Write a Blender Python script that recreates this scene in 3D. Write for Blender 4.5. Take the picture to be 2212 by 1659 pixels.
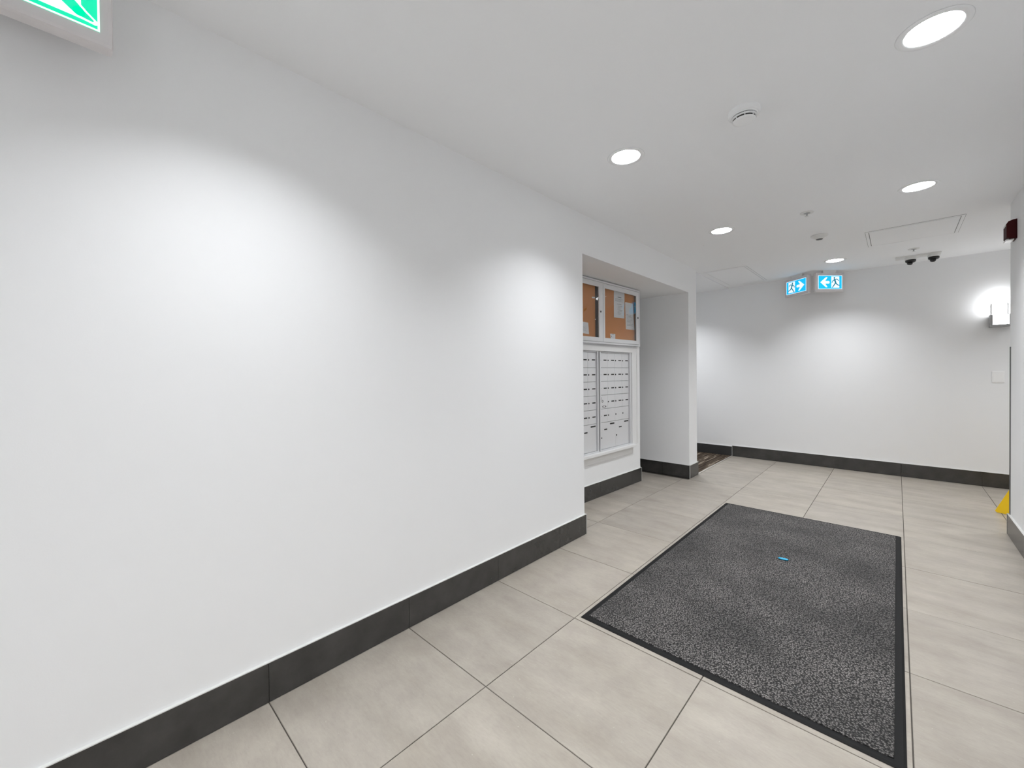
import bpy, bmesh, math, random
from mathutils import Matrix, Vector

random.seed(7)
PI = math.pi
for o in list(bpy.data.objects):
    bpy.data.objects.remove(o, do_unlink=True)
S = bpy.context.scene
COL = S.collection

# ------------------------------------------------------------------ camera, world, exposure
F_PX, CY_PX = 879.82, 814.92
YAW, PITCH, ROLL = 0.75706, -0.01093, 0.01029
CAM = Vector((1.7384, 0.0, 1.2387))
fw = Vector((-math.sin(YAW) * math.cos(PITCH), math.cos(YAW) * math.cos(PITCH), math.sin(PITCH)))
rt = Vector((math.cos(YAW), math.sin(YAW), 0.0))
dn = fw.cross(rt)
r2 = rt * math.cos(ROLL) + dn * math.sin(ROLL)
d2 = dn * math.cos(ROLL) - rt * math.sin(ROLL)
cam_d = bpy.data.cameras.new('camera')
cam_o = bpy.data.objects.new('camera', cam_d)
COL.objects.link(cam_o)
m = Matrix.Identity(4)
for i in range(3):
    m[i][0], m[i][1], m[i][2], m[i][3] = r2[i], -d2[i], -fw[i], CAM[i]
cam_o.matrix_world = m
cam_d.sensor_fit = 'HORIZONTAL'
cam_d.sensor_width = 36.0
cam_d.lens = F_PX / 2212 * 36.0
cam_d.shift_y = -(829.5 - CY_PX) / 2212
cam_d.clip_start = 0.02
S.camera = cam_o

W = bpy.data.worlds.new('world')
S.world = W
W.use_nodes = True
W.node_tree.nodes['Background'].inputs[0].default_value = (1, 1, 1, 1)
W.node_tree.nodes['Background'].inputs[1].default_value = 0.3

S.view_settings.view_transform = 'Standard'
S.view_settings.look = 'None'
S.view_settings.exposure = 0.0
S.view_settings.gamma = 1.0
S.view_settings.use_curve_mapping = False
S.cycles.use_denoising = True
S.cycles.max_bounces = 10
S.cycles.diffuse_bounces = 7
S.cycles.glossy_bounces = 4
S.cycles.transparent_max_bounces = 8
S.cycles.sample_clamp_indirect = 6.0
S.cycles.caustics_reflective = False
S.cycles.caustics_refractive = False

LAMP = 562.0          # radiance of a downlight lens
SCONCE = 17.0        # radiance of the sconce tube

# ------------------------------------------------------------------ materials
def srgb(r, g, b):
    f = lambda c: (c / 255 / 12.92) if c / 255 <= 0.04045 else ((c / 255 + 0.055) / 1.055) ** 2.4
    return (f(r), f(g), f(b), 1.0)

def mat(name, color, rough=0.5, metal=0.0, spec=0.5, emit=None, strength=1.0):
    mt = bpy.data.materials.new(name)
    mt.use_nodes = True
    b = mt.node_tree.nodes['Principled BSDF']
    c = tuple(color) + ((1.0,) if len(color) == 3 else ())
    b.inputs['Base Color'].default_value = c
    b.inputs['Roughness'].default_value = rough
    b.inputs['Metallic'].default_value = metal
    b.inputs['Specular IOR Level'].default_value = spec
    if emit is not None:
        e = tuple(emit) + ((1.0,) if len(emit) == 3 else ())
        b.inputs['Emission Color'].default_value = e
        b.inputs['Emission Strength'].default_value = strength
    return mt

class NT:
    def __init__(s, mt):
        s.t = mt.node_tree; s.n = s.t.nodes; s.l = s.t.links
        s.b = s.n['Principled BSDF']
    def new(s, typ, **kw):
        n = s.n.new(typ)
        for k, v in kw.items():
            setattr(n, k, v)
        return n
    def link(s, a, b):
        s.l.new(a, b)
    def noise(s, vec, scale, detail=4.0, rough=0.55):
        n = s.new('ShaderNodeTexNoise')
        n.inputs['Scale'].default_value = scale
        n.inputs['Detail'].default_value = detail
        n.inputs['Roughness'].default_value = rough
        if vec is not None: s.link(vec, n.inputs['Vector'])
        return n
    def ramp(s, fac, stops):
        r = s.new('ShaderNodeValToRGB')
        while len(r.color_ramp.elements) < len(stops):
            r.color_ramp.elements.new(0.5)
        for e, (p, c) in zip(r.color_ramp.elements, stops):
            e.position = p
            e.color = tuple(c) + ((1.0,) if len(c) == 3 else ())
        s.link(fac, r.inputs[0])
        return r
    def mix(s, fac, a, b, mode='MIX'):
        x = s.new('ShaderNodeMix', data_type='RGBA', blend_type=mode)
        for sock, v in ((x.inputs[0], fac), (x.inputs[6], a), (x.inputs[7], b)):
            if hasattr(v, 'is_linked'): s.link(v, sock)
            elif isinstance(v, (int, float)): sock.default_value = v
            else: sock.default_value = tuple(v) + ((1.0,) if len(v) == 3 else ())
        return x.outputs[2]
    def bump(s, h, strength, dist):
        b = s.new('ShaderNodeBump')
        b.inputs['Strength'].default_value = strength
        b.inputs['Distance'].default_value = dist
        s.link(h, b.inputs['Height'])
        s.link(b.outputs[0], s.b.inputs['Normal'])
        return b

def coords(nt, scale=(1, 1, 1), per_object=False):
    tc = nt.new('ShaderNodeTexCoord')
    mp = nt.new('ShaderNodeMapping')
    mp.inputs['Scale'].default_value = scale
    if per_object:
        oi = nt.new('ShaderNodeObjectInfo')
        mul = nt.new('ShaderNodeVectorMath', operation='SCALE')
        mul.inputs[0].default_value = (37.0, 61.0, 23.0)
        nt.link(oi.outputs['Random'], mul.inputs['Scale'])
        add = nt.new('ShaderNodeVectorMath', operation='ADD')
        nt.link(tc.outputs['Object'], add.inputs[0]); nt.link(mul.outputs[0], add.inputs[1])
        nt.link(add.outputs[0], mp.inputs['Vector'])
    else:
        geo = nt.new('ShaderNodeNewGeometry')
        nt.link(geo.outputs['Position'], mp.inputs['Vector'])
    return mp.outputs[0]

def paint(name, col, rough=0.55):
    mt = mat(name, col, rough, spec=0.3)
    nt = NT(mt)
    v = coords(nt)
    n = nt.noise(v, 260, 3)
    nt.bump(n.outputs[0], 0.06, 0.002)
    return mt

M_WALL = paint('wall_paint', (0.893, 0.899, 0.908))
M_CEIL = paint('ceiling_paint', (0.935, 0.945, 0.962), 0.8)
M_TRIM = mat('trim_paint', (0.84, 0.84, 0.84), 0.35)

def stone_tile():
    mt = mat('floor_tile', (0.4, 0.37, 0.33), 0.36, spec=0.5)
    nt = NT(mt)
    v = coords(nt, (1.0, 3.4, 1.0), True)
    vs = coords(nt, (1, 1, 1), True)
    n1 = nt.noise(v, 2.2, 6, 0.62)
    n2 = nt.noise(vs, 7.0, 5, 0.6)
    n3 = nt.noise(v, 38, 4, 0.7)
    r1 = nt.ramp(n1.outputs[0], [(0.3, (0.352, 0.314, 0.266)), (0.52, (0.402, 0.366, 0.315)), (0.72, (0.448, 0.408, 0.352))])
    r2_ = nt.ramp(n2.outputs[0], [(0.35, (0.90, 0.89, 0.90)), (0.6, (1.0, 1.0, 1.0))])
    c = nt.mix(1.0, r1.outputs[0], r2_.outputs[0], 'MULTIPLY')
    r3 = nt.ramp(n3.outputs[0], [(0.30, (0.86, 0.86, 0.86)), (0.5, (1, 1, 1)), (0.70, (1.08, 1.08, 1.08))])
    c = nt.mix(0.5, c, r3.outputs[0], 'MULTIPLY')
    sp = nt.noise(vs, 95, 2, 0.5)
    rs = nt.ramp(sp.outputs[0], [(0.73, (0, 0, 0)), (0.80, (0.7, 0.7, 0.7))])
    c = nt.mix(rs.outputs[0], c, (0.56, 0.53, 0.47))
    oi = nt.new('ShaderNodeObjectInfo')
    rr = nt.ramp(oi.outputs['Random'], [(0.0, (0.85, 0.85, 0.85)), (1.0, (0.945, 0.94, 0.93))])
    c = nt.mix(1.0, c, rr.outputs[0], 'MULTIPLY')
    nt.link(c, nt.b.inputs['Base Color'])
    rg = nt.ramp(n1.outputs[0], [(0.3, (0.44,) * 3), (0.7, (0.34,) * 3)])
    nt.link(rg.outputs[0], nt.b.inputs['Roughness'])
    nt.bump(n3.outputs[0], 0.12, 0.002)
    return mt
M_TILE = stone_tile()
M_GROUT = mat('grout', (0.075, 0.066, 0.056), 0.9)

def base_tile():
    mt = mat('baseboard_tile', (0.05, 0.05, 0.048), 0.25, spec=0.7)
    mt.node_tree.nodes['Principled BSDF'].inputs['IOR'].default_value = 1.5
    nt = NT(mt)
    v = coords(nt, (1, 1, 1))
    n = nt.noise(v, 9, 6, 0.6)
    r = nt.ramp(n.outputs[0], [(0.3, (0.026, 0.0255, 0.0245)), (0.7, (0.045, 0.044, 0.042))])
    nt.link(r.outputs[0], nt.b.inputs['Base Color'])
    n2 = nt.noise(v, 30, 4)
    nt.bump(n2.outputs[0], 0.1, 0.002)
    return mt
M_BASE = base_tile()
M_VINYL = mat('vinyl_base', (0.032, 0.032, 0.032), 0.5)
M_EDGE = mat('edge_profile', (0.72, 0.72, 0.70), 0.35, metal=0.2)
M_ALU = mat('aluminium', (0.76, 0.765, 0.78), 0.42, metal=0.25)
M_ALU_D = mat('aluminium_dark', (0.42, 0.42, 0.43), 0.4, metal=0.6)
M_CHROME = mat('chrome', (0.36, 0.36, 0.36), 0.42, metal=0.6)
M_GUARD = mat('guard_metal', (0.12, 0.12, 0.12), 0.4, metal=0.5)
M_BLACK = mat('black_plastic', (0.008, 0.008, 0.008), 0.4)
M_LINING = mat('black_lining', (0.01, 0.008, 0.007), 0.8)
M_PLASTIC = mat('white_plastic', (0.78, 0.78, 0.77), 0.4)
M_SIGNBOX = mat('sign_housing', (0.72, 0.69, 0.695), 0.5, spec=0.3)
M_PAPER = mat('paper', (0.72, 0.73, 0.75), 0.7)
M_INK = mat('ink', (0.10, 0.10, 0.11), 0.8)
M_RED = mat('red_plastic', (0.030, 0.001, 0.0015), 0.6, spec=0.12)
M_YELLOW = mat('yellow_plastic', srgb(250, 205, 0), 0.45)
M_BLUE = mat('blue_plastic', srgb(40, 170, 215), 0.25)
M_RING = mat('ring_paint', (0.92, 0.93, 0.94), 0.5)
M_REFLECTOR = mat('reflector', (0.88, 0.88, 0.88), 0.3)
LAMP_TINT = (0.945, 0.97, 1.0)
M_LENS = mat('lamp_lens', (0.9, 0.9, 0.9), 0.4, emit=LAMP_TINT, strength=LAMP)
M_LENS_MID = mat('lamp_lens_mid', (0.9, 0.9, 0.9), 0.4, emit=LAMP_TINT, strength=LAMP * 1.2)
M_LENS_FAR = mat('lamp_lens_far', (0.9, 0.9, 0.9), 0.4, emit=LAMP_TINT, strength=LAMP * 1.3)
M_TUBE = mat('sconce_tube', (0.9, 0.9, 0.9), 0.4, emit=(0.97, 0.985, 1.0), strength=SCONCE)
M_CYAN = mat('sign_cyan', srgb(0, 150, 200), 0.4, emit=srgb(0, 182, 238), strength=0.95)
M_GREEN = mat('sign_green', srgb(0, 150, 110), 0.4, emit=srgb(0, 226, 172), strength=0.95)
M_SIGNW = mat('sign_white', (0.8, 0.8, 0.8), 0.4, emit=srgb(228, 240, 248), strength=0.85)
M_MAN_C = mat('sign_figure_cyan', srgb(0, 95, 120), 0.4, emit=srgb(0, 120, 140), strength=0.8)

def wavy_stripes():
    mt = mat('striped_carpet', (0.05, 0.04, 0.03), 0.95, spec=0.1)
    nt = NT(mt)
    v = coords(nt, (1, 0.05, 1))
    n = nt.noise(v, 34, 3, 0.6)
    r = nt.ramp(n.outputs[0], [(0.40, (0.030, 0.022, 0.016)), (0.50, (0.075, 0.055, 0.040)), (0.58, (0.10, 0.08, 0.06)), (0.62, (0.42, 0.36, 0.29)), (0.68, (0.06, 0.045, 0.032))])
    nt.link(r.outputs[0], nt.b.inputs['Base Color'])
    v2 = coords(nt)
    n2 = nt.noise(v2, 300, 2)
    nt.bump(n2.outputs[0], 0.4, 0.004)
    return mt
M_CARPET = wavy_stripes()

def mat_pile():
    mt = mat('mat_pile', (0.1, 0.1, 0.1), 0.75, spec=0.4)
    nt = NT(mt)
    v = coords(nt)
    vo = nt.new('ShaderNodeTexVoronoi', feature='F1')
    vo.inputs['Scale'].default_value = 150
    nt.link(v, vo.inputs['Vector'])
    big = nt.noise(v, 2.6, 3, 0.5)
    fine = nt.noise(v, 210, 2, 0.6)
    r = nt.ramp(vo.outputs['Distance'], [(0.10, (0.34, 0.33, 0.325)), (0.42, (0.115, 0.11, 0.107)), (0.62, (0.010, 0.010, 0.010))])
    rb = nt.ramp(big.outputs[0], [(0.34, (0.50, 0.49, 0.48)), (0.66, (1.02, 0.985, 0.965))])
    c = nt.mix(1.0, r.outputs[0], rb.outputs[0], 'MULTIPLY')
    rf = nt.ramp(fine.outputs[0], [(0.3, (0.72, 0.72, 0.72)), (0.7, (1.3, 1.3, 1.3))])
    c = nt.mix(1.0, c, rf.outputs[0], 'MULTIPLY')
    nt.link(c, nt.b.inputs['Base Color'])
    inv = nt.new('ShaderNodeMath', operation='MULTIPLY')
    inv.inputs[1].default_value = -1.0
    nt.link(vo.outputs['Distance'], inv.inputs[0])
    nt.bump(inv.outputs[0], 0.9, 0.006)
    return mt
M_PILE = mat_pile()
M_RUBBER = mat('black_rubber', (0.007, 0.007, 0.007), 0.7, spec=0.2)

def cork():
    mt = mat('cork', (0.4, 0.18, 0.07), 0.9, spec=0.1)
    nt = NT(mt)
    v = coords(nt)
    n = nt.noise(v, 180, 4, 0.7)
    r = nt.ramp(n.outputs[0], [(0.3, (0.44, 0.165, 0.042)), (0.7, (0.62, 0.265, 0.080))])
    nt.link(r.outputs[0], nt.b.inputs['Base Color'])
    return mt
M_CORK = cork()

def pane_mat(name, wave, ior=1.5):
    mt = bpy.data.materials.new(name)
    mt.use_nodes = True
    t = mt.node_tree
    t.nodes.clear()
    out = t.nodes.new('ShaderNodeOutputMaterial')
    mx = t.nodes.new('ShaderNodeMixShader')
    tr = t.nodes.new('ShaderNodeBsdfTransparent')
    gl = t.nodes.new('ShaderNodeBsdfGlossy')
    gl.inputs['Roughness'].default_value = 0.02
    lw = t.nodes.new('ShaderNodeFresnel')
    lw.inputs['IOR'].default_value = ior
    geo0 = t.nodes.new('ShaderNodeNewGeometry')
    front = t.nodes.new('ShaderNodeMath')
    front.operation = 'SUBTRACT'
    front.inputs[0].default_value = 1.0
    t.links.new(geo0.outputs['Backfacing'], front.inputs[1])
    fac = t.nodes.new('ShaderNodeMath')
    fac.operation = 'MULTIPLY'
    t.links.new(lw.outputs[0], fac.inputs[0])
    t.links.new(front.outputs[0], fac.inputs[1])
    t.links.new(fac.outputs[0], mx.inputs[0])
    t.links.new(tr.outputs[0], mx.inputs[1])
    t.links.new(gl.outputs[0], mx.inputs[2])
    t.links.new(mx.outputs[0], out.inputs[0])
    if wave:
        geo = t.nodes.new('ShaderNodeNewGeometry')
        n = t.nodes.new('ShaderNodeTexNoise')
        n.inputs['Scale'].default_value = 4.0
        n.inputs['Detail'].default_value = 1.0
        t.links.new(geo.outputs['Position'], n.inputs['Vector'])
        b = t.nodes.new('ShaderNodeBump')
        b.inputs['Strength'].default_value = wave
        b.inputs['Distance'].default_value = 0.02
        t.links.new(n.outputs[0], b.inputs['Height'])
        t.links.new(b.outputs[0], gl.inputs['Normal'])
    return mt
M_PANE = pane_mat('acrylic_pane', 0.2, 1.75)       # front and back surface together
M_GLASS = pane_mat('clear_glass', 0.0, 1.2)

# ------------------------------------------------------------------ mesh helpers
class MB:
    def __init__(s):
        s.v = []; s.f = []; s.sm = []
    def add(s, vs, fs, smooth=False):
        k = len(s.v)
        s.v += [tuple(p) for p in vs]
        s.f += [tuple(i + k for i in f) for f in fs]
        s.sm += [smooth] * len(fs)
        return s
    def box(s, x0, x1, y0, y1, z0, z1):
        vs = [(x0, y0, z0), (x1, y0, z0), (x1, y1, z0), (x0, y1, z0), (x0, y0, z1), (x1, y0, z1), (x1, y1, z1), (x0, y1, z1)]
        return s.add(vs, [(3, 2, 1, 0), (4, 5, 6, 7), (0, 1, 5, 4), (1, 2, 6, 5), (2, 3, 7, 6), (3, 0, 4, 7)])
    def chbox(s, x0, x1, y0, y1, z0, z1, c):
        """box with every edge chamfered by c"""
        bm = bmesh.new()
        bmesh.ops.create_cube(bm, size=1.0)
        for v in bm.verts:
            v.co = Vector((x0 if v.co.x < 0 else x1, y0 if v.co.y < 0 else y1, z0 if v.co.z < 0 else z1))
        bmesh.ops.bevel(bm, geom=bm.edges[:], offset=c, segments=2, affect='EDGES', profile=0.6)
        bm.verts.index_update()
        s.add([v.co[:] for v in bm.verts], [[v.index for v in f.verts] for f in bm.faces])
        bm.free()
        return s
    def lathe(s, prof, n=40, c=(0, 0, 0), smooth=True, axis='Z'):
        """profile of (r, z); r = 0 ends close to a point"""
        vs = []; idx = []
        for r, z in prof:
            if r <= 1e-9:
                idx.append([len(vs)] * n); vs.append((0, 0, z))
            else:
                idx.append(list(range(len(vs), len(vs) + n)))
                vs += [(r * math.cos(2 * PI * i / n), r * math.sin(2 * PI * i / n), z) for i in range(n)]
        fs = []
        for a, b in zip(idx, idx[1:]):
            for i in range(n):
                j = (i + 1) % n
                q = [a[i], a[j], b[j], b[i]]
                u = []
                for w in q:
                    if w not in u: u.append(w)
                if len(u) >= 3: fs.append(u)
        if axis == 'X': vs = [(z, x, y) for x, y, z in vs]
        if axis == 'Y': vs = [(x, z, y) for x, y, z in vs]
        vs = [(x + c[0], y + c[1], z + c[2]) for x, y, z in vs]
        return s.add(vs, fs, smooth)
    def prism(s, poly, y0, y1):
        """polygon in the local x-z plane, extruded along y"""
        n = len(poly)
        vs = [(x, y0, z) for x, z in poly] + [(x, y1, z) for x, z in poly]
        fs = [tuple(range(n)), tuple(range(2 * n - 1, n - 1, -1))]
        fs += [(i, n + i, n + (i + 1) % n, (i + 1) % n) for i in range(n)]
        return s.add(vs, fs)
    def stroke(s, pts, w0, w1, y0, y1):
        """round-ended thick stroke between two points in the x-z plane"""
        (ax, az), (bx, bz) = pts
        a = math.atan2(bz - az, bx - ax)
        poly = []
        for i in range(7):
            t = a + PI / 2 + PI * i / 6
            poly.append((ax + w0 / 2 * math.cos(t), az + w0 / 2 * math.sin(t)))
        for i in range(7):
            t = a - PI / 2 + PI * i / 6
            poly.append((bx + w1 / 2 * math.cos(t), bz + w1 / 2 * math.sin(t)))
        return s.prism(poly, y0, y1)
    def mesh(s, name):
        me = bpy.data.meshes.new(name)
        me.from_pydata(s.v, [], s.f)
        bm = bmesh.new(); bm.from_mesh(me)
        bmesh.ops.recalc_face_normals(bm, faces=bm.faces[:])
        bm.to_mesh(me); bm.free()
        for p, k in zip(me.polygons, s.sm): p.use_smooth = k
        return me
    def build(s, name, material, parent=None, loc=(0, 0, 0)):
        me = s.mesh(name)
        me.materials.append(material)
        return put(name, me, parent, loc)

def put(name, me, parent=None, loc=(0, 0, 0)):
    o = bpy.data.objects.new(name, me)
    COL.objects.link(o)
    o.location = loc
    if parent is not None: o.parent = parent
    return o

def tag(o, label=None, cat=None, group=None, kind=None):
    if label: o['label'] = label
    if cat: o['category'] = cat
    if group: o['group'] = group
    if kind: o['kind'] = kind
    return o

def thing(name, loc, label, cat, rz=0.0, group=None):
    o = bpy.data.objects.new(name, None)
    COL.objects.link(o)
    o.empty_display_size = 0.05
    o.location = loc
    o.rotation_euler = (0, 0, rz)
    return tag(o, label, cat, group)

def dup(root, loc, rz=None, label=None):
    r = root.copy(); COL.objects.link(r); r.location = loc
    if rz is not None: r.rotation_euler = (0, 0, rz)
    if label: r['label'] = label
    for ch in list(root.children):
        c = ch.copy(); COL.objects.link(c); c.parent = r
        for g in list(ch.children):
            d = g.copy(); COL.objects.link(d); d.parent = c
    return r

def struct(name, mb, material, parent=None):
    o = mb.build(name, material, parent)
    if parent is None: o['kind'] = 'structure'
    return o

# ------------------------------------------------------------------ dimensions
H = 2.44
TS = 0.61
GX, GY = -0.0533, 1.0812           # one joint crossing of the floor grid
Y_NEAR, Y_FAR = -2.3, 6.48
X_R = 2.348
NICHE_Y0, NICHE_Y1, NICHE_Z = 2.632, 4.80, 2.14
BACK_X, BACK_Y1 = -0.375, 4.337
NICHE_TURN = math.radians(-2.3)     # the niche's back wall stands slightly askew
PIL_Y1 = 5.05
X_L, X_E = -3.0, 4.3
R_END = 4.72

LIGHTS = [(0.636, 2.112), (1.832, 2.092), (0.644, 3.797), (1.842, 3.813), (1.242, 5.726),
          (0.632, 0.395), (1.832, 0.385), (0.632, -1.32), (1.832, -1.32), (-0.58, 5.73), (3.3, 5.6)]

# ------------------------------------------------------------------ walls
struct('wall_left', MB().box(-0.6, 0, Y_NEAR, NICHE_Y0, 0, H), M_WALL)
OY0, OY1, OZ0, OZ1 = 2.905, 4.131, 0.445, 1.445           # opening that takes the mailboxes
N0 = NICHE_Y0 - 0.03
wb = MB()
wb.box(-0.47, BACK_X, N0, BACK_Y1, 0, OZ0)
wb.box(-0.47, BACK_X, N0, BACK_Y1, OZ1, NICHE_Z)
wb.box(-0.47, BACK_X, N0, OY0, OZ0, OZ1)
wb.box(-0.47, BACK_X, OY1, BACK_Y1, OZ0, OZ1)
wb.box(-1.6, -0.47, N0 + 0.1, BACK_Y1, 0, NICHE_Z)
ASKEW = []
ASKEW.append(struct('wall_niche', wb, M_WALL))
struct('wall_header', MB().box(-1.7, 0, NICHE_Y0, NICHE_Y1, NICHE_Z, H), M_WALL)
struct('wall_pillar', MB().box(-3.0, 0, NICHE_Y1, PIL_Y1, 0, H), M_WALL)
struct('wall_passage', MB().box(-1.8, -1.7, NICHE_Y0, NICHE_Y1, 0, H), M_WALL)
struct('wall_far', MB().box(X_L - 0.1, X_E + 0.1, Y_FAR, Y_FAR + 0.12, 0, H), M_WALL)
struct('wall_corridor', MB().box(X_L - 0.1, X_L, PIL_Y1, Y_FAR, 0, H), M_WALL)
struct('wall_right', MB().box(X_R, X_E, Y_NEAR, R_END, 0, H), M_WALL)
struct('wall_lift', MB().box(X_E, X_E + 0.1, R_END, Y_FAR, 0, H), M_WALL)
struct('wall_entrance', MB().box(-0.6, X_E, Y_NEAR - 0.12, Y_NEAR, 0, H), M_WALL)

# ------------------------------------------------------------------ ceiling with lamp holes
def plate_with_holes(name, x0, x1, y0, y1, z, t, holes, r, material):
    cu = bpy.data.curves.new(name, 'CURVE')
    cu.dimensions = '2D'
    cu.fill_mode = 'BOTH'
    cu.extrude = t / 2
    sp = cu.splines.new('POLY')
    sp.points.add(3)
    for p, (x, y) in zip(sp.points, [(x0, y0), (x1, y0), (x1, y1), (x0, y1)]): p.co = (x, y, 0, 1)
    sp.use_cyclic_u = True
    for hx, hy in holes:
        sp = cu.splines.new('POLY')
        sp.points.add(47)
        for i, p in enumerate(sp.points):
            a = -2 * PI * i / 48
            p.co = (hx + r * math.cos(a), hy + r * math.sin(a), 0, 1)
        sp.use_cyclic_u = True
    tmp = bpy.data.objects.new(name + '_outline', cu)
    COL.objects.link(tmp)
    dg = bpy.context.evaluated_depsgraph_get()
    me = bpy.data.meshes.new_from_object(tmp.evaluated_get(dg))
    bpy.data.objects.remove(tmp, do_unlink=True)
    bpy.data.curves.remove(cu)
    me.materials.clear(); me.materials.append(material)
    o = put(name, me, None, (0, 0, z + t / 2))
    o['kind'] = 'structure'
    return o

CEIL = plate_with_holes('ceiling', -0.04, X_E, Y_NEAR, Y_FAR, H, 0.02, [p for p in LIGHTS if p[0] > -0.3], 0.078, M_CEIL)
low = plate_with_holes('ceiling', X_L, -0.035, PIL_Y1, Y_FAR, H - 0.012, 0.011, [p for p in LIGHTS if p[0] < -0.3], 0.078, M_CEIL)

# ------------------------------------------------------------------ floor: grout bed and tiles
floor = struct('floor', MB().box(X_L - 0.1, X_E + 0.1, Y_NEAR - 0.1, Y_FAR + 0.1, -0.12, -0.004), M_GROUT)
def tile_mesh(w, d):
    c, g, t = 0.0012, 0.0, 0.012
    x, y = w / 2, d / 2
    vs = [(-x, -y, -t), (x, -y, -t), (x, y, -t), (-x, y, -t),
          (-x, -y, -c), (x, -y, -c), (x, y, -c), (-x, y, -c),
          (-x + c, -y + c, 0), (x - c, -y + c, 0), (x - c, y - c, 0), (-x + c, y - c, 0)]
    fs = [(8, 9, 10, 11)]
    for a, b in ((0, 4), (4, 8)):
        fs += [(a + i, a + (i + 1) % 4, b + (i + 1) % 4, b + i) for i in range(4)]
    me = MB().add(vs, fs).mesh('tile')
    me.materials.append(M_TILE)
    return me
GAP = 0.0035
full_tile = tile_mesh(TS - GAP, TS - GAP)
def region_ok(x0, x1, y0, y1):
    """the clipped rectangle a tile of this grid cell covers, or None"""
    cx, cy = (x0 + x1) / 2, (y0 + y1) / 2
    if y1 <= Y_NEAR or y0 >= Y_FAR: return None
    y0, y1 = max(y0, Y_NEAR), min(y1, Y_FAR)
    lo, hi = 0.0, X_R
    if y1 > NICHE_Y0 and y0 < NICHE_Y1: lo = BACK_X - 0.09
    if y1 > BACK_Y1 and y0 < NICHE_Y1: lo = -1.7
    if y0 > PIL_Y1 - 0.4: lo = 0.008
    if y1 > R_END: hi = X_E
    if x1 <= lo + 0.01 or x0 >= hi - 0.01: return None
    return max(x0, lo), min(x1, hi), y0, y1
for i in range(-4, 9):
    for j in range(-6, 10):
        x0, y0 = GX + i * TS, GY + j * TS
        r = region_ok(x0, x0 + TS, y0, y0 + TS)
        if r is None: continue
        g = GAP / 2
        a, b, c, d = r[0] + g, r[1] - g, r[2] + g, r[3] - g
        if b - a < 0.02 or d - c < 0.02: continue
        me = full_tile if (b - a > TS - GAP - 0.001 and d - c > TS - GAP - 0.001) else tile_mesh(b - a, d - c)
        put('tile', me, floor, ((a + b) / 2, (c + d) / 2, -random.random() * 0.0008))

# metal strip where the tiles meet the corridor carpet
struct('trim_1', MB().box(-0.012, 0.008, PIL_Y1 + 0.012, Y_FAR - 0.012, -0.004, 0.003), mat('strip_metal', (0.75, 0.72, 0.66), 0.3, metal=0.7))
carpet = MB().box(X_L, -0.012, PIL_Y1, Y_FAR, -0.004, 0.002).build('carpet', M_CARPET)
tag(carpet, 'dark brown carpet with beige streaks in the side corridor behind the pillar', 'carpet')

# ------------------------------------------------------------------ baseboards
BH, BT = 0.153, 0.012
def baseboard(name, p0, p1, nrm, joints, h=BH, material=None, piece='tile', trim=True, ends=()):
    """strip on a wall from p0 to p1 (2-D); nrm points into the room; joints are distances along the strip"""
    p0, p1, nv = Vector(p0), Vector(p1), Vector(nrm)
    L = (p1 - p0).length
    u = (p1 - p0) / L
    def slab(a, b, n0, n1, z0, z1):
        mb = MB()
        q = [p0 + u * a + nv * n0, p0 + u * b + nv * n0, p0 + u * b + nv * n1, p0 + u * a + nv * n1]
        vs = [(w.x, w.y, z0) for w in q] + [(w.x, w.y, z1) for w in q]
        return mb.add(vs, [(3, 2, 1, 0), (4, 5, 6, 7), (0, 1, 5, 4), (1, 2, 6, 5), (2, 3, 7, 6), (3, 0, 4, 7)])
    bed = struct(name, slab(0, L, 0, BT * 0.5, 0.0, h - 0.002), M_GROUT)
    cuts = [0.0] + [j for j in joints if 0.02 < j < L - 0.02] + [L]
    for a, b in zip(cuts, cuts[1:]):
        g0 = 0.0 if a == 0 else 0.001
        g1 = 0.0 if b == L else 0.001
        slab(a + g0, b - g1, BT * 0.5, BT, 0.002, h - 0.003).build(piece, material or M_BASE, bed)
    if trim:
        slab(0, L, 0, BT + 0.0008, h - 0.003, h).build('edge_trim', M_EDGE, bed)
    for e in ends:
        slab(e - 0.002, e + 0.002, BT * 0.5, BT + 0.0012, 0.0, h).build('corner_trim', M_EDGE, bed)
    return bed
jy = [GY + k * TS for k in range(-8, 12)]
baseboard('baseboard_left', (0, Y_NEAR), (0, NICHE_Y0 + BT), (1, 0), [y - Y_NEAR for y in jy], ends=(NICHE_Y0 + BT - Y_NEAR - 0.002,))
baseboard('baseboard_reveal', (0, NICHE_Y0), (BACK_X + BT, NICHE_Y0), (0, 1), [])
ASKEW.append(baseboard('baseboard_niche', (BACK_X, NICHE_Y0 + BT), (BACK_X, BACK_Y1 + BT), (1, 0), [y - NICHE_Y0 - BT for y in jy], ends=(BACK_Y1 - NICHE_Y0 - 0.002,)))
ASKEW.append(baseboard('baseboard_return', (BACK_X, BACK_Y1), (-1.6, BACK_Y1), (0, 1), [], h=0.165))
baseboard('baseboard_passage', (-1.69, NICHE_Y1), (0.0 + BT, NICHE_Y1), (0, -1), [1.69 - 0.61, 1.69 - 1.22 + 0.61 + 0.3], ends=(1.69 + BT - 0.002,))
baseboard('baseboard_pillar', (0, NICHE_Y1 - BT), (0, PIL_Y1 + BT), (1, 0), [], ends=(0.002,))
baseboard('baseboard_far', (0.0, Y_FAR), (X_E, Y_FAR), (0, -1), [GX + k * TS for k in range(1, 9)], ends=(0.002,))
baseboard('baseboard_corridor', (X_L, Y_FAR), (-0.002, Y_FAR), (0, -1), [0.9, 1.8], h=0.140, material=M_VINYL, piece='vinyl_strip')
baseboard('baseboard_right', (X_R, Y_NEAR), (X_R, R_END + BT), (-1, 0), [y - Y_NEAR for y in jy], ends=(R_END + BT - Y_NEAR - 0.002,))
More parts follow.
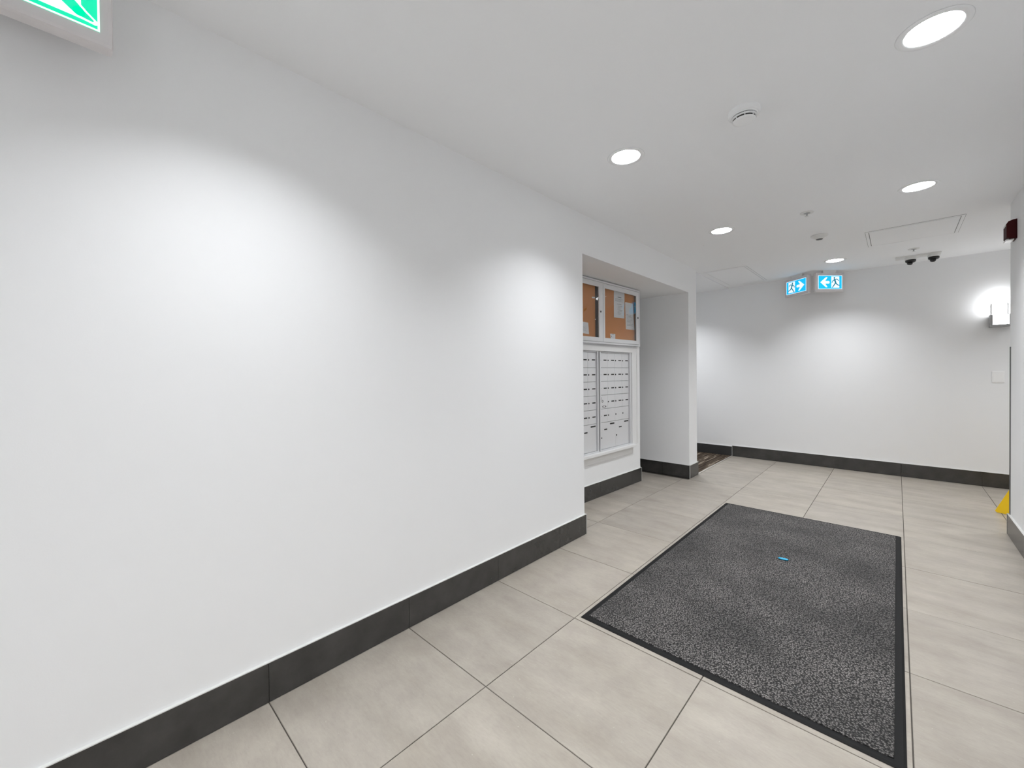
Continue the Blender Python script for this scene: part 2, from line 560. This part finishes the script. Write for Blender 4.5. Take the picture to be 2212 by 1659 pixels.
baseboard('baseboard_lift', (X_R - BT, R_END), (X_E, R_END), (0, 1), [0.61, 1.22])

# ------------------------------------------------------------------ recessed downlights
def downlight(loc, label, lens=None):
    t = thing('recessed_downlight', loc, label, 'ceiling light', group='round recessed lights in the ceiling')
    MB().lathe([(0.0765, 0.001), (0.079, -0.0035), (0.097, -0.0035), (0.100, 0.0), (0.0765, 0.001)], 48).build('trim_ring', M_RING, t)
    MB().lathe([(0.0765, -0.001), (0.0765, 0.012), (0.071, 0.098), (0.0, 0.099)], 48).build('reflector', M_REFLECTOR, t)
    MB().lathe([(0.068, 0.092), (0.0, 0.092)], 32, smooth=False).build('lamp_lens', lens or M_LENS, t)
    return t
LL = ['recessed ceiling light nearest the left wall, left of the smoke detector',
      'largest recessed ceiling light, upper right, right of the smoke detector',
      'recessed ceiling light in front of the notice niche, before the left hatch',
      'recessed ceiling light between the upper right lamp and the right ceiling hatch',
      'farthest recessed ceiling light, just above the pair of blue exit signs',
      'recessed ceiling light beside the green exit sign, overhead', 'recessed ceiling light overhead on the right, out of frame',
      'recessed ceiling light near the entrance on the left, out of frame', 'recessed ceiling light near the entrance on the right, out of frame',
      'recessed ceiling light inside the carpeted corridor', 'added recessed fill light in the side passage on the right, out of view']  # the side passage lamp is added, unseen, to brighten the far end
dl = downlight((LIGHTS[0][0], LIGHTS[0][1], H), LL[0])
dl_mid = downlight((LIGHTS[2][0], LIGHTS[2][1], H), LL[2], M_LENS_MID)
dl_far = downlight((LIGHTS[4][0], LIGHTS[4][1], H), LL[4], M_LENS_FAR)
for k, ((x, y), lb) in enumerate(zip(LIGHTS, LL)):
    if k in (0, 2, 4): continue
    src = dl_mid if k == 3 else dl_far if k >= 9 else dl
    dup(src, (x, y, H if x > -0.3 else H - 0.012), None, lb)

# ------------------------------------------------------------------ exit signs
def exit_sign(loc, rz, label, man_right, panel_mat, figure_mat, w=0.342, h=0.226, dz=0.06, d=0.046, big_foot=False):
    """local: face looks towards -y, x to the viewer's right, origin at the ceiling above the sign's middle"""
    t = thing('exit_sign', loc, label, 'exit sign', rz)
    zt, zb = -dz, -dz - h
    MB().chbox(-w / 2, w / 2, -d / 2, d / 2, zb, zt, 0.010).build('housing', M_SIGNBOX, t)
    MB().prism([(-0.085, 0), (0.085, 0), (0.075, -dz - 0.001), (-0.075, -dz - 0.001)], -0.016, 0.016).build('ceiling_mount', M_PLASTIC, t)
    fx, fz0, fz1 = w / 2 - 0.026, zb + 0.034, zt - 0.034
    y = -d / 2
    pan = MB().box(-fx, fx, y - 0.0015, y + 0.002, fz0, fz1).build('panel', panel_mat, t)
    b = 0.0045
    bd = MB()
    bd.box(-fx, fx, y - 0.0022, y - 0.0014, fz1 - b, fz1); bd.box(-fx, fx, y - 0.0022, y - 0.0014, fz0, fz0 + b)
    bd.box(-fx, -fx + b, y - 0.0022, y - 0.0014, fz0 + b, fz1 - b); bd.box(fx - b, fx, y - 0.0022, y - 0.0014, fz0 + b, fz1 - b)
    bd.build('border', M_SIGNW, pan)
    s = 1 if man_right else -1
    hh = fz1 - fz0
    X = lambda u: s * (u * fx)
    Z = lambda v: fz0 + v * hh
    d0, d1 = 0.10, 0.76
    door = [(X(d0), Z(0.10)), (X(d1), Z(0.10)), (X(d1), Z(0.92)), (X(d0), Z(0.92))]
    MB().prism(door, y - 0.0022, y - 0.0014).build('doorway', M_SIGNW, pan)
    # running figure
    cx = (d0 + d1) / 2
    ya, yb = y - 0.0030, y - 0.0021
    P = lambda u, v: (X(cx + u), Z(v))
    mn = MB()
    mn.lathe([(0.0, yb), (0.0105, yb), (0.0105, ya), (0.0, ya)], 16, (X(cx - 0.08), 0, Z(0.82)), False, 'Y')
    mn.stroke((P(-0.06, 0.70), P(0.03, 0.46)), 0.020, 0.017, ya, yb)
    mn.stroke((P(-0.06, 0.69), P(-0.22, 0.60)), 0.010, 0.010, ya, yb)
    mn.stroke((P(-0.22, 0.60), P(-0.28, 0.48)), 0.010, 0.009, ya, yb)
    mn.stroke((P(-0.05, 0.69), P(0.14, 0.74)), 0.010, 0.010, ya, yb)
    mn.stroke((P(0.14, 0.74), P(0.26, 0.62)), 0.010, 0.009, ya, yb)
    mn.stroke((P(0.02, 0.46), P(-0.10, 0.30)), 0.014, 0.012, ya, yb)
    mn.stroke((P(-0.10, 0.30), P(-0.24, 0.13)), 0.012, 0.010, ya, yb)
    mn.stroke((P(0.03, 0.46), P(0.16, 0.32)), 0.014, 0.012, ya, yb)
    mn.stroke((P(0.16, 0.32), P(0.34, 0.27)), 0.012, 0.010, ya, yb)
    if big_foot:
        ft = MB()
        ft.stroke((P(-0.02, 0.46), P(0.30, 0.20)), 0.040, 0.034, y - 0.0034, y - 0.0029)
        ft.stroke((P(0.30, 0.20), P(0.50, 0.12)), 0.034, 0.014, y - 0.0034, y - 0.0029)
        ft.build('foot_outline', M_SIGNW, pan)
        mn.stroke((P(-0.02, 0.46), P(0.30, 0.20)), 0.030, 0.024, y - 0.0040, y - 0.0033)
        mn.stroke((P(0.30, 0.20), P(0.47, 0.135)), 0.024, 0.006, y - 0.0040, y - 0.0033)
    mn.build('running_figure', figure_mat, pan)
    # arrow pointing away from the doorway
    A = lambda u, v: (X(u), Z(v))
    ar = MB()
    ar.prism([A(-0.82, 0.50), A(-0.34, 0.88), A(-0.22, 0.86), A(-0.42, 0.60), A(-0.10, 0.60), A(-0.04, 0.50), A(-0.10, 0.40), A(-0.42, 0.40), A(-0.22, 0.14), A(-0.34, 0.12)],
             y - 0.0022, y - 0.0014)
    ar.build('arrow', M_SIGNW, pan)
    return t
# right-hand sign of the pair faces the camera, the left-hand one is turned towards the corridor
exit_sign((1.135, 6.256, H), math.radians(45.8), 'right-hand blue exit sign of the hanging pair, arrow pointing left', True, M_CYAN, M_MAN_C, 0.351, 0.232, 0.030)
exit_sign((0.825, 6.257, H), math.radians(-38.0), 'left-hand blue exit sign of the hanging pair, arrow pointing right', False, M_CYAN, M_MAN_C, 0.351, 0.232, 0.030)
exit_sign((0.135, -0.095, H), math.radians(90.0), 'green exit sign cut off by the upper left corner of the photo', True, M_GREEN, M_GREEN, dz=0.07, big_foot=True)

# ------------------------------------------------------------------ mailboxes in the niche
DX = -0.382                         # plane of the mailbox doors
ROWZ = [1.432, 1.281, 1.142, 1.004, 0.866, 0.728, 0.459]
def mailbox_bank(y0, y1, label, outgoing):
    t = thing('mailbox_bank', (0, 0, 0), label, 'mailbox', group='aluminium mailbox banks in the niche')
    cw = (y1 - y0) / 4
    ASKEW.append(t)
    MB().box(-0.465, -0.396, y0 - 0.018, y1 + 0.018, 0.449, 1.441).build('body', M_BLACK, t)
    fr = MB()
    fr.box(-0.396, -0.366, y0 - 0.019, y0 - 0.002, 0.449, 1.441)
    fr.box(-0.396, -0.366, y1 + 0.002, y1 + 0.019, 0.449, 1.441)
    fr.box(-0.396, -0.372, y0 - 0.001, y1 + 0.001, 1.433, 1.441)
    fr.box(-0.396, -0.368, y0 - 0.001, y1 + 0.001, 0.449, 0.458)
    fr.build('frame', M_ALU, t)
    def door(a, b, z0, z1, label_at, lock_at, slot=False, outg=False):
        d = MB().chbox(-0.395, DX, a + 0.0006, b - 0.0006, z0 + 0.0016, z1 - 0.0016, 0.0008).build('door', M_ALU, t)
        w, h = b - a, z1 - z0
        if label_at:
            ly, lz = a + label_at[0] * w, z0 + label_at[1] * h
            MB().box(DX - 0.001, DX + 0.0015, ly - 0.026, ly + 0.026, lz - 0.0058, lz + 0.0058).build('label_holder', M_BLACK, d)
        if lock_at:
            ky, kz = a + lock_at[0] * w, z0 + lock_at[1] * h
            MB().lathe([(0.0, DX + 0.004), (0.006, DX + 0.004), (0.0075, DX + 0.002), (0.0075, DX - 0.001)], 14, (0, ky, kz), False, 'X').build('lock', M_BLACK, d)
        if slot:
            MB().box(DX - 0.001, DX + 0.002, b - 0.098, b - 0.018, z1 - 0.030, z1 - 0.016).build('slot', M_BLACK, d)
        if outg:
            kk = MB()
            kk.box(DX - 0.001, DX + 0.0016, a + 0.014, a + 0.024, z0 + 0.088, z0 + 0.118)
            kk.lathe([(0.009, DX + 0.0016), (0.013, DX + 0.0016), (0.013, DX - 0.001), (0.009, DX - 0.001), (0.009, DX + 0.0016)], 20, (0, a + 0.046, z0 + 0.077), False, 'X')
            kk.build('outgoing_lock', M_BLACK, d)
            ov = MB()
            n = 28
            vs = []; fs = []
            for rr in (1.0, 0.72):
                for xx in (DX - 0.001, DX + 0.0016):
                    vs += [(xx, a + 0.078 + 0.034 * rr * math.cos(2 * PI * i / n), z0 + 0.022 + 0.0105 * rr * math.sin(2 * PI * i / n)) for i in range(n)]
            for i in range(n):
                j = (i + 1) % n
                fs += [(n + i, n + j, 3 * n + j, 3 * n + i), (i, j, n + j, n + i), (2 * n + i, 2 * n + j, 3 * n + j, 3 * n + i)]
            ov.add(vs, fs).build('oval_badge', M_BLACK, d)
    for r in range(5):
        for c in range(4):
            lab, lock = (0.70, 0.5), (0.10, 0.49)
            og = False
            if outgoing:
                if r == 3 and c == 0: lab, lock, og = None, None, True
                if r == 4 and c > 0: lab = None
            door(y0 + c * cw, y0 + (c + 1) * cw, ROWZ[r + 1], ROWZ[r], lab, lock, False, og)
    for c in range(2):
        door(y0 + 2 * c * cw, y0 + 2 * (c + 1) * cw, ROWZ[6], ROWZ[5], (0.36, 0.73), (0.09, 0.43), True)
    return t
mailbox_bank(3.548, 4.108, 'right-hand aluminium mailbox bank with an oval badge, below the notice cabinet', True)
mailbox_bank(2.926, 3.486, 'left-hand aluminium mailbox bank, partly hidden by the near wall edge', False)

# white casing and sill round the mailboxes
cs = MB()
CX0, CX1, CW = BACK_X, BACK_X + 0.016, 0.112
cs.box(CX0, CX1, OY1 + 0.012, OY1 + CW + 0.012, 0.447, 1.499)
cs.box(CX0, CX1, OY0 - CW, OY0, 0.447, 1.499)
cs.box(CX0, CX1, OY0, OY1 + 0.012, OZ1, 1.499)
cs.box(CX0, CX1 + 0.007, OY1 + CW - 0.008, OY1 + CW + 0.012, 0.447, 1.499)
ASKEW.append(struct('trim_2', cs, M_TRIM))
ASKEW.append(struct('trim_3', MB().chbox(-0.45, -0.325, OY0 - CW, 4.176, 0.419, 0.447, 0.004), M_TRIM))
ASKEW.append(struct('trim_4', MB().box(BACK_X, BACK_X + 0.018, OY0 - CW + 0.02, 4.148, 0.352, 0.419), M_TRIM))

# ------------------------------------------------------------------ notice cabinet above the mailboxes
CB_F = -0.330
CY0, CYM, CY1, CZ0, CZ1 = 2.822, 3.544, 4.266, 1.515, 2.131
cab = thing('notice_cabinet', (0, 0, 0), 'silver glazed notice cabinet with orange cork, above the mailboxes', 'notice board')
ASKEW.append(cab)
CAB_B = BACK_X + 0.0012
cc = MB()
EF = 0.017
cc.box(CAB_B, CB_F, CY0, CY1, CZ1 - EF, CZ1); cc.box(CAB_B, CB_F, CY0, CY1, CZ0, CZ0 + EF)
cc.box(CAB_B, CB_F, CY0, CY0 + EF, CZ0 + EF, CZ1 - EF); cc.box(CAB_B, CB_F, CY1 - EF, CY1, CZ0 + EF, CZ1 - EF)
cc.build('case', M_ALU, cab)
gk = MB()
g0, g1 = EF, EF + 0.012
gk.box(CB_F - 0.016, CB_F - 0.010, CY0 + g0, CY1 - g0, CZ1 - g1, CZ1 - g0); gk.box(CB_F - 0.016, CB_F - 0.010, CY0 + g0, CY1 - g0, CZ0 + g0, CZ0 + g1)
gk.box(CB_F - 0.016, CB_F - 0.010, CY0 + g0, CY0 + g1, CZ0 + g1, CZ1 - g1); gk.box(CB_F - 0.016, CB_F - 0.010, CY1 - g1, CY1 - g0, CZ0 + g1, CZ1 - g1)
gk.box(CB_F - 0.016, CB_F - 0.010, CYM - 0.010, CYM + 0.010, CZ0 + g1, CZ1 - g1)
gk.build('gasket', M_LINING, cab)
ln = MB()
for a, b in ((CY0 + 0.012, CY0 + 0.040), (CYM - 0.085, CYM + 0.012), (CY1 - 0.045, CY1 - 0.012)):
    ln.box(CAB_B + 0.002, CB_F - 0.013, a, b, CZ0 + 0.02, CZ1 - 0.02)
ln.build('lining', M_LINING, cab)
MB().box(CAB_B, CAB_B + 0.006, CY0 + 0.012, CY1 - 0.012, CZ0 + 0.02, CZ1 - 0.02).build('cork_board', M_CORK, cab)
def cab_door(a, b, left, right, lock_at):
    z0, z1 = CZ0 + EF + 0.003, CZ1 - EF - 0.003
    p0, p1 = 1.575, 2.066
    d = MB()
    d.box(CB_F - 0.0095, CB_F - 0.001, a, b, p1, z1); d.box(CB_F - 0.0095, CB_F - 0.001, a, b, z0, p0)
    d.box(CB_F - 0.0095, CB_F - 0.001, a, a + left, p0, p1); d.box(CB_F - 0.0095, CB_F - 0.001, b - right, b, p0, p1)
    d = d.build('door', M_ALU, cab)
    MB().box(CB_F - 0.008, CB_F - 0.005, a + left - 0.004, b - right + 0.004, p0 - 0.004, p1 + 0.004).build('pane', M_PANE, d)
    MB().lathe([(0.0, CB_F + 0.004), (0.007, CB_F + 0.004), (0.010, CB_F + 0.001), (0.010, CB_F - 0.001)], 16, (0, lock_at, 1.828), False, 'X').build('lock', M_GUARD, d)
cab_door(CY0 + EF + 0.003, CYM - 0.002, 0.032, 0.074, 3.500)
cab_door(CYM + 0.002, CY1 - EF - 0.003, 0.029, 0.052, 4.225)

PX = CAB_B + 0.0062
def sheet(name, quad, label, cat, lines, group=None, pin=True):
    """paper on the cork: quad = four (y, z) corners, clockwise from the upper left; lines = printed bars"""
    vs = [(PX, y, z) for y, z in quad] + [(PX + 0.0008, y, z) for y, z in quad]
    o = MB().add(vs, [(3, 2, 1, 0), (4, 5, 6, 7), (0, 1, 5, 4), (1, 2, 6, 5), (2, 3, 7, 6), (3, 0, 4, 7)]).build(name, M_PAPER)
    tag(o, label, cat, group)
    ASKEW.append(o)
    if lines:
        mb = MB()
        (ay, az), (by, bz), (cy_, cz), (dy, dz_) = quad
        def P(u, v):
            return (ay * (1 - u) * (1 - v) + by * u * (1 - v) + cy_ * u * v + dy * (1 - u) * v,
                    az * (1 - u) * (1 - v) + bz * u * (1 - v) + cz * u * v + dz_ * (1 - u) * v)
        for u0, u1, v, t in lines:
            q = [P(u0, v), P(u1, v), P(u1, v + t), P(u0, v + t)]
            vs = [(PX + 0.0009, y, z) for y, z in q] + [(PX + 0.0013, y, z) for y, z in q]
            mb.add(vs, [(3, 2, 1, 0), (4, 5, 6, 7), (0, 1, 5, 4), (1, 2, 6, 5), (2, 3, 7, 6), (3, 0, 4, 7)])
        mb.build('print', M_INK, o)
    return o
txt = lambda v0, v1, n, u0=0.12, u1=0.88: [(u0, u1 - 0.25 * random.random(), v0 + (v1 - v0) * k / n, 0.008) for k in range(n)]
SHEETS = [('notice', [(3.797, 2.078), (4.008, 2.078), (4.002, 1.807), (3.795, 1.801)], 'large white printed notice in the right cabinet door, reaching up to its frame', 'notice',
           [(0.35, 0.7, 0.20, 0.02)] + txt(0.28, 0.40, 3) + [(0.3, 0.7, 0.47, 0.012)] + txt(0.55, 0.9, 7, 0.35, 0.85)),
          ('notice', [(4.020, 1.984), (4.180, 1.986), (4.215, 1.699), (4.033, 1.694)], 'white printed notice hanging crooked at the far right of the cabinet', 'notice',
           txt(0.45, 0.9, 9)),
          ('card', [(3.723, 1.629), (3.820, 1.631), (3.819, 1.579), (3.731, 1.579)], 'small white card at the bottom of the right cabinet door', 'card',
           [(0.2, 0.8, 0.12, 0.06), (0.15, 0.25, 0.4, 0.25)]),
          ('notice', [(3.180, 1.716), (3.339, 1.711), (3.352, 1.601), (3.180, 1.609)], 'white printed notice low in the left cabinet door', 'notice',
           txt(0.4, 0.85, 5)),
          ('white_strip', [(3.404, 1.966), (3.455, 1.970), (3.455, 1.956), (3.408, 1.954)], 'thin white strip high in the left cabinet door', 'paper', [])]  # last entry: a plain narrow white strip on the cork
for a in SHEETS: sheet(*a)
pinob = MB().lathe([(0.0, 0.012), (0.005, 0.011), (0.006, 0.006), (0.003, 0.003), (0.003, -0.001)], 14, (0, 0, 0), True, 'X').build('push_pin', M_PLASTIC, None, (PX, 3.452, 1.751))
ASKEW.append(pinob)
tag(pinob, 'white push pin in the cork of the left cabinet door', 'pin')

# ------------------------------------------------------------------ entrance mat
MX0, MX1, MY0, MY1 = 0.578, 1.762, 1.716, 4.122
mt_ = thing('entrance_mat', ((MX0 + MX1) / 2, (MY0 + MY1) / 2, 0), 'large dark grey pebbled entrance mat with black rubber border on the tiles', 'mat')
hx, hy = (MX1 - MX0) / 2, (MY1 - MY0) / 2
def ring(mb, ax, ay, az, bx, by, bz):
    vs = [(-ax, -ay, az), (ax, -ay, az), (ax, ay, az), (-ax, ay, az), (-bx, -by, bz), (bx, -by, bz), (bx, by, bz), (-bx, by, bz)]
    mb.add(vs, [(i, (i + 1) % 4, 4 + (i + 1) % 4, 4 + i) for i in range(4)])
br = MB()
ring(br, hx, hy, 0.0005, hx, hy, 0.002); ring(br, hx, hy, 0.002, hx - 0.008, hy - 0.008, 0.0062)
ring(br, hx - 0.008, hy - 0.008, 0.0062, hx - 0.030, hy - 0.030, 0.0062); ring(br, hx - 0.030, hy - 0.030, 0.0062, hx - 0.030, hy - 0.030, 0.0008)
ring(br, hx - 0.030, hy - 0.030, 0.0005, hx, hy, 0.0005)
br.build('border', M_RUBBER, mt_)
MB().chbox(-hx + 0.0295, hx - 0.0295, -hy + 0.0295, hy - 0.0295, 0.001, 0.0095, 0.0025).build('pile', M_PILE, mt_)

# blue capsule-like scrap on the mat
sc_ = MB()
prof = []
for i in range(9):
    a = PI * i / 8
    prof.append((0.0105 * math.sin(a) ** 0.7 if 0 < i < 8 else 0.0, 0.029 * -math.cos(a)))
sc_.lathe(prof, 20, (0, 0, 0), True, 'X')
sc_.v = [(x, y, max(-0.006, z * 0.62)) for x, y, z in sc_.v]
s_o = sc_.build('plastic_scrap', M_BLUE, None, (1.204, 3.105, 0.0157))
s_o.rotation_euler = (0, 0, math.radians(8))
tag(s_o, 'tiny bright blue capsule-shaped scrap lying on the dark mat', 'litter')

# ------------------------------------------------------------------ smoke detector, heat detector, sprinklers, ceiling pin
sd = thing('smoke_detector', (1.224, 2.129, H), 'round white smoke detector with dark slots, between the near ceiling lights', 'smoke detector')
MB().lathe([(0.066, 0.0), (0.066, -0.018), (0.063, -0.022), (0.055, -0.023)], 48).build('base', M_RING, sd)
bd = MB()
bd.lathe([(0.056, -0.022), (0.056, -0.0255), (0.052, -0.0265), (0.046, -0.0265)], 48)
bd.lathe([(0.0525, -0.0305), (0.0520, -0.0345), (0.046, -0.0355), (0.044, -0.0355)], 48)
bd.lathe([(0.0475, -0.0425), (0.0465, -0.0455), (0.036, -0.0495), (0.0, -0.050)], 48)
for k in range(8):
    a = 2 * PI * k / 8 + 0.3
    cxr, cyr = 0.0475 * math.cos(a), 0.0475 * math.sin(a)
    bd.box(cxr - 0.0016, cxr + 0.0016, cyr - 0.0016, cyr + 0.0016, -0.0435, -0.0255)
bd.build('body', M_RING, sd)
MB().lathe([(0.0485, -0.0265), (0.0480, -0.0305), (0.0455, -0.0355), (0.0455, -0.0430), (0.0, -0.0430)], 40).build('sensing_chamber', M_BLACK, sd)

hd = thing('heat_detector', (1.234, 4.560, H), 'flat white heat detector with a small dark grille, beyond the first sprinkler', 'detector')
MB().lathe([(0.064, 0.0), (0.064, -0.006), (0.058, -0.011), (0.034, -0.024), (0.026, -0.034)], 48).build('body', M_PLASTIC, hd)
MB().lathe([(0.026, -0.034), (0.023, -0.037), (0.0, -0.0375)], 32).build('grille', mat('detector_grille', (0.10, 0.10, 0.10), 0.6), hd)

def sprinkler(loc, label):
    t = thing('sprinkler_head', loc, label, 'sprinkler', group='sprinkler heads in the ceiling')
    MB().lathe([(0.045, 0.0), (0.043, -0.004), (0.020, -0.005), (0.020, 0.0)], 36).build('escutcheon', M_PLASTIC, t)
    MB().lathe([(0.024, -0.0045), (0.018, -0.0054), (0.0, -0.0054)], 24).build('cup', M_ALU_D, t)
    MB().lathe([(0.005, 0.0), (0.005, -0.026), (0.0, -0.026)], 12).build('stem', M_ALU_D, t)
    MB().lathe([(0.0, -0.026), (0.013, -0.026), (0.014, -0.0275), (0.0, -0.0285)], 20).build('deflector', M_PLASTIC, t)
    return t
sp = sprinkler((1.238, 3.833, H), 'small sprinkler head in mid ceiling, nearest of the two')
dup(sp, (1.862, 5.752, H), None, 'small sprinkler head in front of the two black cameras')
tag(MB().lathe([(0.006, 0.0), (0.006, -0.003), (0.0, -0.004)], 16).build('ceiling_cap', mat('bright_cap', (0.95, 0.95, 0.95), 0.2), None, (0.399, 4.098, H)),
    'tiny white cap in the ceiling near the niche, left of the hatch lamp', 'cap')

# ------------------------------------------------------------------ ceiling hatches
def hatch(x0, x1, y0, y1, label, lip, shade_mat):
    t = thing('access_hatch', ((x0 + x1) / 2, (y0 + y1) / 2, H), label, 'ceiling hatch')
    a, b = (x1 - x0) / 2, (y1 - y0) / 2
    f = MB()
    k, g, th = 0.020, 0.005, 0.003
    f.box(-a, a, -b, -b + k, -th, 0); f.box(-a, a, b - k, b, -th, 0)
    f.box(-a, -a + k, -b + k, b - k, -th, 0); f.box(a - k, a, -b + k, b - k, -th, 0)
    f.build('frame', M_CEIL, t)
    MB().box(-a + k + g, a - k - g, -b + k + g, b - k - g, -th - lip, 0.0).build('panel', M_CEIL, t)
    sh = MB()  # dark strips paint shadow into the gaps and round the frame
    for p in ((-a + k, a - k, -b + k, -b + k + g), (-a + k, a - k, b - k - g, b - k), (-a + k, -a + k + g, -b + k, b - k), (a - k - g, a - k, -b + k, b - k)):
        sh.box(p[0], p[1], p[2], p[3], -0.0006, 0)
    q = 0.0025
    for p in ((-a - q, a + q, -b - q, -b), (-a - q, a + q, b, b + q), (-a - q, -a, -b, b), (a, a + q, -b, b)):
        sh.box(p[0], p[1], p[2], p[3], -0.0006, 0)
    sh.build('gap_shade', shade_mat, t)
    return t
hatch(1.536, 2.131, 4.756, 5.345, 'square flush ceiling hatch on the right, before the cameras', 0.0005, M_GUARD)
hatch(0.010, 0.479, 5.262, 6.290, 'flush ceiling hatch on the left, above the carpet edge', 0.0005, M_ALU_D)

# ------------------------------------------------------------------ cameras
pl = MB().chbox(1.728, 2.072, 6.058, 6.190, H - 0.012, H, 0.002).build('mounting_plate', M_PLASTIC)
tag(pl, 'white ceiling plate that carries the two black cameras', 'plate')
def dome(loc, label):
    t = thing('security_camera', loc, label, 'camera', group='black turret cameras by the far wall')
    MB().lathe([(0.047, 0.0), (0.047, -0.022), (0.044, -0.026), (0.0, -0.026)], 36).build('base', M_PLASTIC, t)
    MB().lathe([(0.041, -0.024), (0.043, -0.034), (0.041, -0.046), (0.030, -0.054), (0.0, -0.055)], 36).build('turret', M_BLACK, t)
    n = MB().lathe([(0.0, 0.014), (0.018, 0.013), (0.022, 0.008), (0.022, -0.012), (0.0, -0.012)], 24)
    o = n.build('lens_barrel', M_BLACK, t, (-0.006, -0.012, -0.062))
    o.rotation_euler = (math.radians(-150), math.radians(10), 0)
    return t
dm = dome((1.846, 6.118, H - 0.012), 'left-hand black turret camera under the white ceiling plate')
dup(dm, (2.018, 6.118, H - 0.012), None, 'right-hand black turret camera under the white ceiling plate')

# ------------------------------------------------------------------ sconce, plate, guard, alarm, floor sign
sx, sy = 2.503, Y_FAR
sn = thing('wall_sconce', (sx, sy, 1.80), 'lit white tube wall sconce in a chrome bracket on the far wall', 'wall lamp')
MB().chbox(-0.055, 0.055, -0.014, 0.0, -0.13, 0.10, 0.003).build('back_plate', M_CHROME, sn)
bk = MB()
bk.chbox(-0.072, 0.072, -0.105, -0.010, -0.146, -0.122, 0.004)
bk.chbox(-0.072, -0.054, -0.100, -0.012, -0.126, -0.020, 0.003)
bk.chbox(0.054, 0.072, -0.100, -0.012, -0.126, -0.020, 0.003)
bk.build('bracket', M_CHROME, sn)
MB().lathe([(0.0, -0.120), (0.040, -0.120), (0.040, 0.165), (0.0, 0.165)], 32, (0, -0.058, 0)).build('tube', M_TUBE, sn)
MB().lathe([(0.046, -0.118), (0.046, 0.172), (0.0475, 0.172), (0.0475, -0.118), (0.046, -0.118)], 32, (0, -0.058, 0)).build('glass_sleeve', M_GLASS, sn)

M_PLATE = mat('plate_plastic', (0.93, 0.93, 0.93), 0.35)
wp = thing('wall_plate', (2.497, Y_FAR, 1.145), 'blank square white wall plate below the sconce', 'wall plate')
MB().chbox(-0.043, 0.043, -0.006, 0.0, -0.060, 0.060, 0.003).build('frame', M_PLATE, wp)
MB().chbox(-0.034, 0.034, -0.008, -0.004, -0.051, 0.051, 0.0015).build('cover', M_PLATE, wp)

gd = MB()
gd.box(X_R - 0.003, X_R, R_END - 0.028, R_END + 0.003, BH, 1.393)
gd.box(X_R - 0.003, X_R + 0.028, R_END, R_END + 0.003, BH, 1.393)
tag(gd.build('corner_guard', M_GUARD), 'dark metal corner guard on the end of the right wall', 'corner guard')

al = thing('fire_alarm', (X_R, 4.490, 2.205), 'dark red fire alarm sounder high on the right wall end', 'fire alarm')
prof = [(0, -0.062), (-0.036, -0.062), (-0.036, -0.055), (-0.048, -0.048), (-0.048, 0.046), (-0.040, 0.062), (-0.020, 0.070), (0, 0.072)]
MB().add([(x, 0.0, z) for x, z in prof] + [(x, 0.115, z) for x, z in prof],
         [tuple(range(8)), tuple(range(15, 7, -1))] + [(i, 8 + i, 8 + (i + 1) % 8, (i + 1) % 8) for i in range(8)]).build('housing', M_RED, al)
MB().chbox(-0.050, -0.012, 0.012, 0.100, -0.070, -0.060, 0.002).build('strobe_lens', M_PLASTIC, al)
MB().chbox(-0.051, -0.046, 0.020, 0.095, 0.034, 0.046, 0.001).build('sounder_grille', M_PLASTIC, al)

wf = thing('wet_floor_sign', (2.665, 5.420, 0), 'bright yellow floor caution sign peeking out behind the right wall end', 'floor sign')
N3 = 3
bw, th_ = 0.32, 0.74
cone = MB()
ang = [math.radians(187) + 2 * PI * k / 3 for k in range(3)]
base_pts = [(bw * math.cos(a), bw * math.sin(a)) for a in ang]
tops = [(0.014 * math.cos(a), 0.014 * math.sin(a)) for a in ang]
for k in range(3):
    (ax, ay), (bx, by) = base_pts[k], base_pts[(k + 1) % 3]
    (tx, ty), (ux, uy) = tops[k], tops[(k + 1) % 3]
    pts = []
    for u, z in ((0.0, 0.012), (0.03, 0.0), (0.14, 0.0), (0.20, 0.030), (0.26, 0.012), (0.50, 0.030), (0.74, 0.012), (0.80, 0.030), (0.86, 0.0), (0.97, 0.0), (1.0, 0.012)):
        s_ = 1 - z / th_
        px_, py_ = ax + (bx - ax) * u, ay + (by - ay) * u
        pts.append((px_ * s_, py_ * s_, z))
    pts += [(ux, uy, th_), (tx, ty, th_)]
    nrm = Vector(((ay + by) / 2, (ax + bx) / 2, 0))
    inn = [(x * 0.985, y * 0.985, z) for x, y, z in pts]
    n = len(pts)
    cone.add(pts + inn, [tuple(range(n)), tuple(range(2 * n - 1, n - 1, -1))] + [(i, n + i, n + (i + 1) % n, (i + 1) % n) for i in range(n)])
cone.build('panel', M_YELLOW, wf)
MB().lathe([(0.016, 0.732), (0.020, 0.740), (0.020, 0.760), (0.0, 0.766)], 20).build('top_cap', M_YELLOW, wf)

# ------------------------------------------------------------------ the askew niche wall and what is fixed to it; origins at each thing's base
def bounds(o):
    pts = []
    def rec(q, mw):
        if q.type == 'MESH': pts.extend([mw @ v.co for v in q.data.vertices])
        for c in q.children: rec(c, mw @ Matrix.Translation(c.location))
    rec(o, Matrix.Identity(4))
    return pts
def rebase(o):
    p = bounds(o)
    lo = Vector([min(q[i] for q in p) for i in range(3)]); hi = Vector([max(q[i] for q in p) for i in range(3)])
    b = Vector(((lo.x + hi.x) / 2, (lo.y + hi.y) / 2, lo.z))
    if o.type == 'MESH': o.data.transform(Matrix.Translation(-b))
    for c in o.children: c.location = Vector(c.location) - b
    o.location = b
for o in list(COL.objects):
    if o.parent is None and o.get('label') and Vector(o.location).length < 1e-6:
        rebase(o)
PIV = Matrix.Translation((BACK_X, BACK_Y1, 0))
TURN = PIV @ Matrix.Rotation(NICHE_TURN, 4, 'Z') @ PIV.inverted()
for o in ASKEW:
    o.matrix_world = TURN @ Matrix.Translation(o.location)
